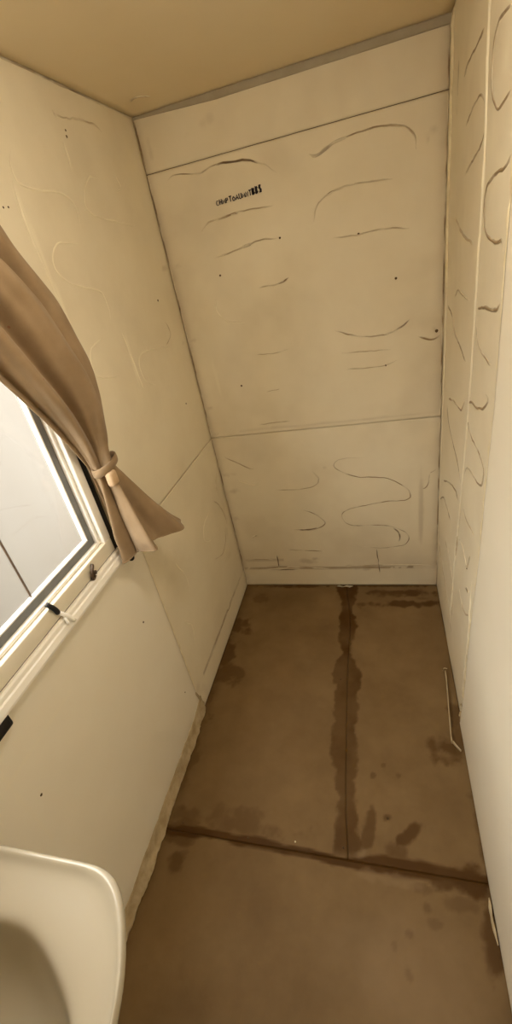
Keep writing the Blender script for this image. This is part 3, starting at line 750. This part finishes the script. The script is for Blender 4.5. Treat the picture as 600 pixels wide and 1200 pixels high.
# ================================================================== WINDOW
win = empty('window_1', (XL, .38, WZ0), kind='structure', label='white framed window with a grey gasket and small catches')
def wbox(name, x0, x1, y0, y1, z0, z1, mat, bevel=.002, parent=win, off=(XL, .38, WZ0)):
    return box(name, (x0 + XL - off[0], y0 - off[1], z0 - off[2]), (x1 + XL - off[0], y1 - off[1], z1 - off[2]), mat, parent, bevel)
G0, G1, H0, H1 = .30, .806, .958, 1.62      # visible pane
# outer flange on the wall
wbox('frame', -.03, .012, .840, .868, .925, 1.72, M['white'])
wbox('frame', -.03, .012, WY0 - .01, .265, .925, 1.72, M['white'])
wbox('frame', -.03, .012, .265, .840, 1.66, 1.72, M['white'])
wbox('frame', -.03, .012, WY0 - .01, .868, .884, .9245, M['white2'], .003)
# sill: a shallow sloped ledge below the groove
def sill():
    y0, y1 = .20, .880
    prof = [(0.0035, .8835), (.016, .8825), (.019, .878), (.020, .869), (.023, .866), (.026, .853), (.025, .847), (.0035, .847)]
    V = []; F = []; k = len(prof)
    for y in (y0, y1):
        for x, z in prof: V.append((x, y - .38, z - WZ0))
    for j in range(k): F.append((j, (j + 1) % k, k + (j + 1) % k, k + j))
    F.append(tuple(range(k))); F.append(tuple(range(k, 2 * k)))
    me = mesh('sill', V, F); fix_normals(me); link('sill', me, M['white'], win)
sill()
wbox('groove_seal', -.002, .0105, WY0, .868, .8815, .8845, M['bronze'], 0)
# raised white beads and grey gasket round the pane
def ring(name, x0, x1, a, b, mat, bevel):
    (y0, y1, z0, z1), (Y0, Y1, Z0, Z1) = a, b   # inner, outer
    for q in ((y1, Y1, Z0, Z1), (Y0, y0, Z0, Z1), (y0, y1, Z0, z0), (y0, y1, z1, Z1)):
        wbox(name, x0, x1, *q, mat, bevel)
r0 = (G0, G1, H0, H1); r1 = (G0 - .005, G1 + .005, H0 - .005, H1 + .005); r2 = (G0 - .025, G1 + .024, H0 - .024, H1 + .025); r3 = (G0 - .034, G1 + .033, H0 - .033, H1 + .034)
ring('glazing_bead', -.024, -.010, r0, r1, M['white'], .002)
ring('gasket', -.024, -.011, r1, r2, M['grey'], 0)
ring('sash_lip', -.024, .000, r2, r3, M['white'], .002)
# two panes meeting at a thin dark seal
wbox('pane', -.020, -.016, G0 - .003, .591, H0 - .003, H1 + .003, M['pane'], 0)
wbox('pane', -.020, -.016, .593, G1 + .003, H0 - .003, H1 + .003, M['pane'], 0)
wbox('pane_seal', -.0205, -.0150, .5912, .5928, H0 - .002, H1 + .002, M['bronze'], 0)
# black weather strip on the far upright
wbox('weather_strip', .0, .010, .8685, .889, .850, 1.30, M['black'], .002)
# catches
def wpt(x, y, z): return (x, y - .38, z - WZ0)
ct = tube('catch', catmull([wpt(.010, .592, .938), wpt(.016, .594, .930), wpt(.018, .600, .915), wpt(.016, .604, .902)], .006), .0058, M['black'], win)
tube('catch_tail', catmull([wpt(.016, .604, .902), wpt(.024, .612, .888), wpt(.028, .619, .872), wpt(.030, .622, .862)], .006), .0050, M['white'], ct)
tube('catch_tail', catmull([wpt(.024, .606, .885), wpt(.030, .605, .868)], .006), .0035, M['white'], ct)
cb = tube('catch', catmull([wpt(.012, .762, .912), wpt(.020, .755, .916), wpt(.022, .745, .908), wpt(.020, .738, .893), wpt(.016, .744, .882), wpt(.014, .756, .884)], .004), .0042, M['bronze'], win)
tube('catch_knob', catmull([wpt(.013, .748, .898), wpt(.026, .751, .899)], .004), .0055, M['bronze'], cb)

# black plug on the wall at the frame-side end of the sill
pg = empty('wall_plug', (XL, .37, .83), label='black plastic block at the near end of the window sill', category='bracket')
box('body', (.0032, -.03, -.016), (.020, .026, .020), M['black'], pg, .005, 3)
box('face_plate', (.020, -.022, -.011), (.023, .019, .015), M['black'], pg, .0015)

# small black stop knob below the curtain hem
kn = empty('stop_knob', (XL, .895, .835), label='small round black knob under the curtain hem', category='knob')
tube('stem', [(.003, 0, 0), (.012, 0, 0), (.024, 0, 0)], .004, M['black'], kn, 8)
def ball(name, c, r, mat, parent):
    bm = bmesh.new(); bmesh.ops.create_uvsphere(bm, u_segments=14, v_segments=9, radius=r)
    for v in bm.verts: v.co.x *= .8; v.co += Vector(c)
    me = bpy.data.meshes.new(name); bm.to_mesh(me); bm.free(); return link(name, me, mat, parent, smooth=True)
ball('head', (.030, 0, 0), .010, M['black'], kn)

# ================================================================== OUTSIDE: pale neighbouring cabin side and the ground
yard = box('ground_outside', (-9, -7, -.55), (XL - .06, 9, -.45), surf('pale_gravel', srgb(150, 142, 126), srgb(128, 120, 104), 12, .9, .4, 60), kind='structure', label='pale gravel ground outside the window')
nb = empty('neighbour_cabin', (-2.1, 1.0, -.45), label='pale neighbouring cabin side seen through the window', category='cabin')
NBM = surf('pale_cabin_side', srgb(77, 73, 67), srgb(74, 69, 62), 2, .6)
for k in range(-2, 3):
    box('side_panel', (-.05, k * 3 - 1.497, .0), (0, k * 3 + 1.497, 2.05), NBM, nb)
box('core', (-1.6, -7.5, 0.0), (-.052, 7.5, 2.04), NBM, nb)

# ================================================================== CURTAIN
cur = empty('curtain', (-.67, .88, .85), label='tan curtain tied in at the waist beside the window', category='curtain')
KEY = [ # z, left(x,y), mid(x,y), right(x,y), fold amplitude
 (1.775, (-.655, .40), (-.655, .60), (-.655, .79), .016),
 (1.70, (-.660, .475), (-.650, .66), (-.655, .815), .017),
 (1.60, (-.668, .560), (-.640, .73), (-.665, .855), .018),
 (1.50, (-.672, .632), (-.632, .80), (-.675, .940), .018),
 (1.38, (-.676, .712), (-.625, .845), (-.680, .982), .017),
 (1.28, (-.682, .782), (-.628, .875), (-.683, .978), .014),
 (1.19, (-.690, .838), (-.645, .890), (-.680, .950), .009),
 (1.125, (-.692, .868), (-.655, .888), (-.676, .930), .006),
 (1.08, (-.695, .874), (-.652, .888), (-.664, .942), .008),
 (1.00, (-.700, .884), (-.650, .890), (-.640, .975), .016),
 (.92, (-.702, .884), (-.638, .888), (-.612, 1.015), .020),
 (.865, (-.703, .884), (-.628, .892), (-.588, 1.050), .023)]
def curtain():
    K = np.array([[k[0], *k[1], *k[2], *k[3], k[4]] for k in KEY])
    nt, ns = 120, 120
    tt = np.linspace(0, 1, nt); zi = np.interp(tt, np.linspace(0, 1, len(K)), K[:, 0])
    # smooth interpolation of the keys
    Q = catmull(K, 10)  # two samples per span
    tq = np.linspace(0, 1, len(Q)); R = np.stack([np.interp(tt, tq, Q[:, c]) for c in range(8)], -1)
    ker = np.array([1, 2, 3, 2, 1]) / 9
    for c in range(1, 8):
        R[2:-2, c] = np.convolve(R[:, c], ker, 'valid')
    V = []; F = []
    s = np.linspace(0, 1, ns)
    for i in range(nt):
        z, lx, ly, mx, my, rx, ry, am = R[i]
        cx, cy = 2 * mx - .5 * (lx + rx), 2 * my - .5 * (ly + ry)
        bx = (1 - s) ** 2 * lx + 2 * s * (1 - s) * cx + s * s * rx
        by = (1 - s) ** 2 * ly + 2 * s * (1 - s) * cy + s * s * ry
        dx, dy = np.gradient(bx), np.gradient(by); l = np.hypot(dx, dy) + 1e-9
        nx, ny = dy / l, -dx / l          # towards the room
        t = tt[i]
        ph = 2 * math.pi * (3.3 * (s + .02) ** .62 + .10 * np.sin(5 * s + 2 * t)) + .9 * t
        fold = 1.15 * np.sin(ph) + .38 * np.sin(2 * ph + 1 + 3 * t) + .16 * np.sin(3.1 * ph + 6 * t)
        fold = fold * (.45 + .55 * np.minimum(1, np.minimum(s, 1 - s) * 5)) * am
        wr_ = .0025 * (vnoise(s * .6, np.full(ns, t), 18, 500) - .5) + .004 * (vnoise(s, np.full(ns, t), 7, 501) - .5)
        off = fold + wr_ * 2
        zz = z + .012 * (t > .9) * (t - .9) * 10 * np.sin(ph * .5 + .6) * .6
        X = np.maximum(bx + nx * off, XL + .014); Y = by + ny * off
        for j in range(ns): V.append((X[j] + .67, Y[j] - .88, zz[j] - .85))
    for i in range(nt - 1):
        for j in range(ns - 1):
            a = i * ns + j; F.append((a, a + 1, a + ns + 1, a + ns))
    me = mesh('cloth', V, F)
    o = link('cloth', me, M['cloth'], cur, smooth=True)
    md = o.modifiers.new('thickness', 'SOLIDIFY'); md.thickness = .0022; md.offset = 0
    # hem roll along the bottom edge
    hem = [V[(nt - 1) * ns + j] for j in range(0, ns, 2)]
    tube('hem', hem, .0026, M['cloth'], cur, 6)
    return R
curtain()
# tie-back: band round the waist with a knot
def tieback():
    P = []
    for k in range(25):
        a = 2 * math.pi * k / 24
        P.append((.002 + .026 * math.cos(a), .020 + .042 * math.sin(a), .272 + .008 * math.sin(a + .5)))
    V = []; F = []
    for k, p in enumerate(P[:-1]):
        a = 2 * math.pi * k / 24; n = np.array((math.cos(a), math.sin(a), 0))
        for d, z in ((0, -.011), (.003, -.009), (.004, 0), (.003, .009), (0, .011), (-.002, 0)):
            V.append(tuple(np.array(p) + n * d + np.array((0, 0, z))))
    for k in range(24):
        for j in range(6): F.append((k * 6 + j, k * 6 + (j + 1) % 6, ((k + 1) % 24) * 6 + (j + 1) % 6, ((k + 1) % 24) * 6 + j))
    me = mesh('tie_band', V, F); fix_normals(me); tb = link('tie_band', me, M['cloth'], cur, smooth=True)
    box('knot', (.014, -.016, .224), (.034, .014, .262), M['tie'], tb, .007, 3)
tieback()
# curtain rail with end caps
rail = empty('curtain_rail', (-.655, .4, 1.79), label='white curtain rail above the window', category='curtain rail')
tube('rail', [(0, -.42, 0), (0, 0, 0), (0, .42, 0)], .007, M['white'], rail, 10)
for y in (-.38, .33):
    tube('bracket', [(0, y, 0), (-.03, y, .004), (-.068, y, .004)], .005, M['white'], rail, 8)

# ================================================================== BASIN
def basin():
    root = empty('wash_basin', (-.56, -.05, .755), label='cream wash basin with a thick rounded rim on the left wall', category='basin')
    n = 96
    def outline(ax, ay, bulge, nexp, sx=1):
        pts = []
        for k in range(n):
            a = 2 * math.pi * k / n; c, s = math.cos(a), math.sin(a)
            x = math.copysign(abs(c) ** (2 / nexp), c) * ax; y = math.copysign(abs(s) ** (2 / nexp), s) * ay
            if x > 0: x += bulge * (1 - (y / ay) ** 2) * min(1, x / ax * 1.2)
            pts.append((x, y))
        return np.array(pts)
    O = outline(.166, .276, .085, 9)
    B = outline(.112, .190, .092, 2.7); B[:, 0] += .010
    def mixr(t, z, sc=1.0, zf=None):
        P = (O * (1 - t) + B * t) * sc
        return [(p[0], p[1], z) for p in P]
    rings = []
    low = lambda sc, z: [(max(p[0] * sc - (1 - sc) * .10, -.160), p[1] * sc, z) for p in O]
    rings += [low(.55, -.21), low(.72, -.19), low(.86, -.13), low(.94, -.06), low(.975, -.030)]
    rings += [low(.985, -.018), low(.998, -.010), low(1.0, -.002)]
    rings += [mixr(.03, .0035), mixr(.07, .0055), mixr(.12, .0045), mixr(.19, -.0005), mixr(.30, -.004), mixr(.7, -.006), mixr(.88, -.008), mixr(.96, -.012), mixr(1.0, -.019)]
    for sc, z in ((.97, -.035), (.93, -.06), (.86, -.085), (.72, -.108), (.5, -.124), (.25, -.131), (.1, -.133)):
        rings.append([(p[0] * sc, p[1] * sc, z) for p in B])
    V = [p for r in rings for p in r]; F = []
    for i in range(len(rings) - 1):
        for k in range(n): F.append((i * n + k, i * n + (k + 1) % n, (i + 1) * n + (k + 1) % n, (i + 1) * n + k))
    F.append(tuple(range(n))); F.append(tuple(range((len(rings) - 1) * n, len(rings) * n)))
    me = mesh('bowl', V, F); fix_normals(me)
    bo = link('bowl', me, M['ceramic'], root, smooth=True)
    md = bo.modifiers.new('round', 'SUBSURF'); md.levels = 1; md.render_levels = 1
    tube('waste_fitting', [(0, 0, -.134), (0, 0, -.130), (0, 0, -.1285)], .022, M['steel'], root, 20)
    # pillar tap at the wall side
    tube('tap', catmull([(-.128, 0, -.004), (-.128, 0, .06), (-.120, 0, .085), (-.09, 0, .10), (-.055, 0, .092), (-.04, 0, .07)], .01), .010, M['steel'], root, 12)
basin()
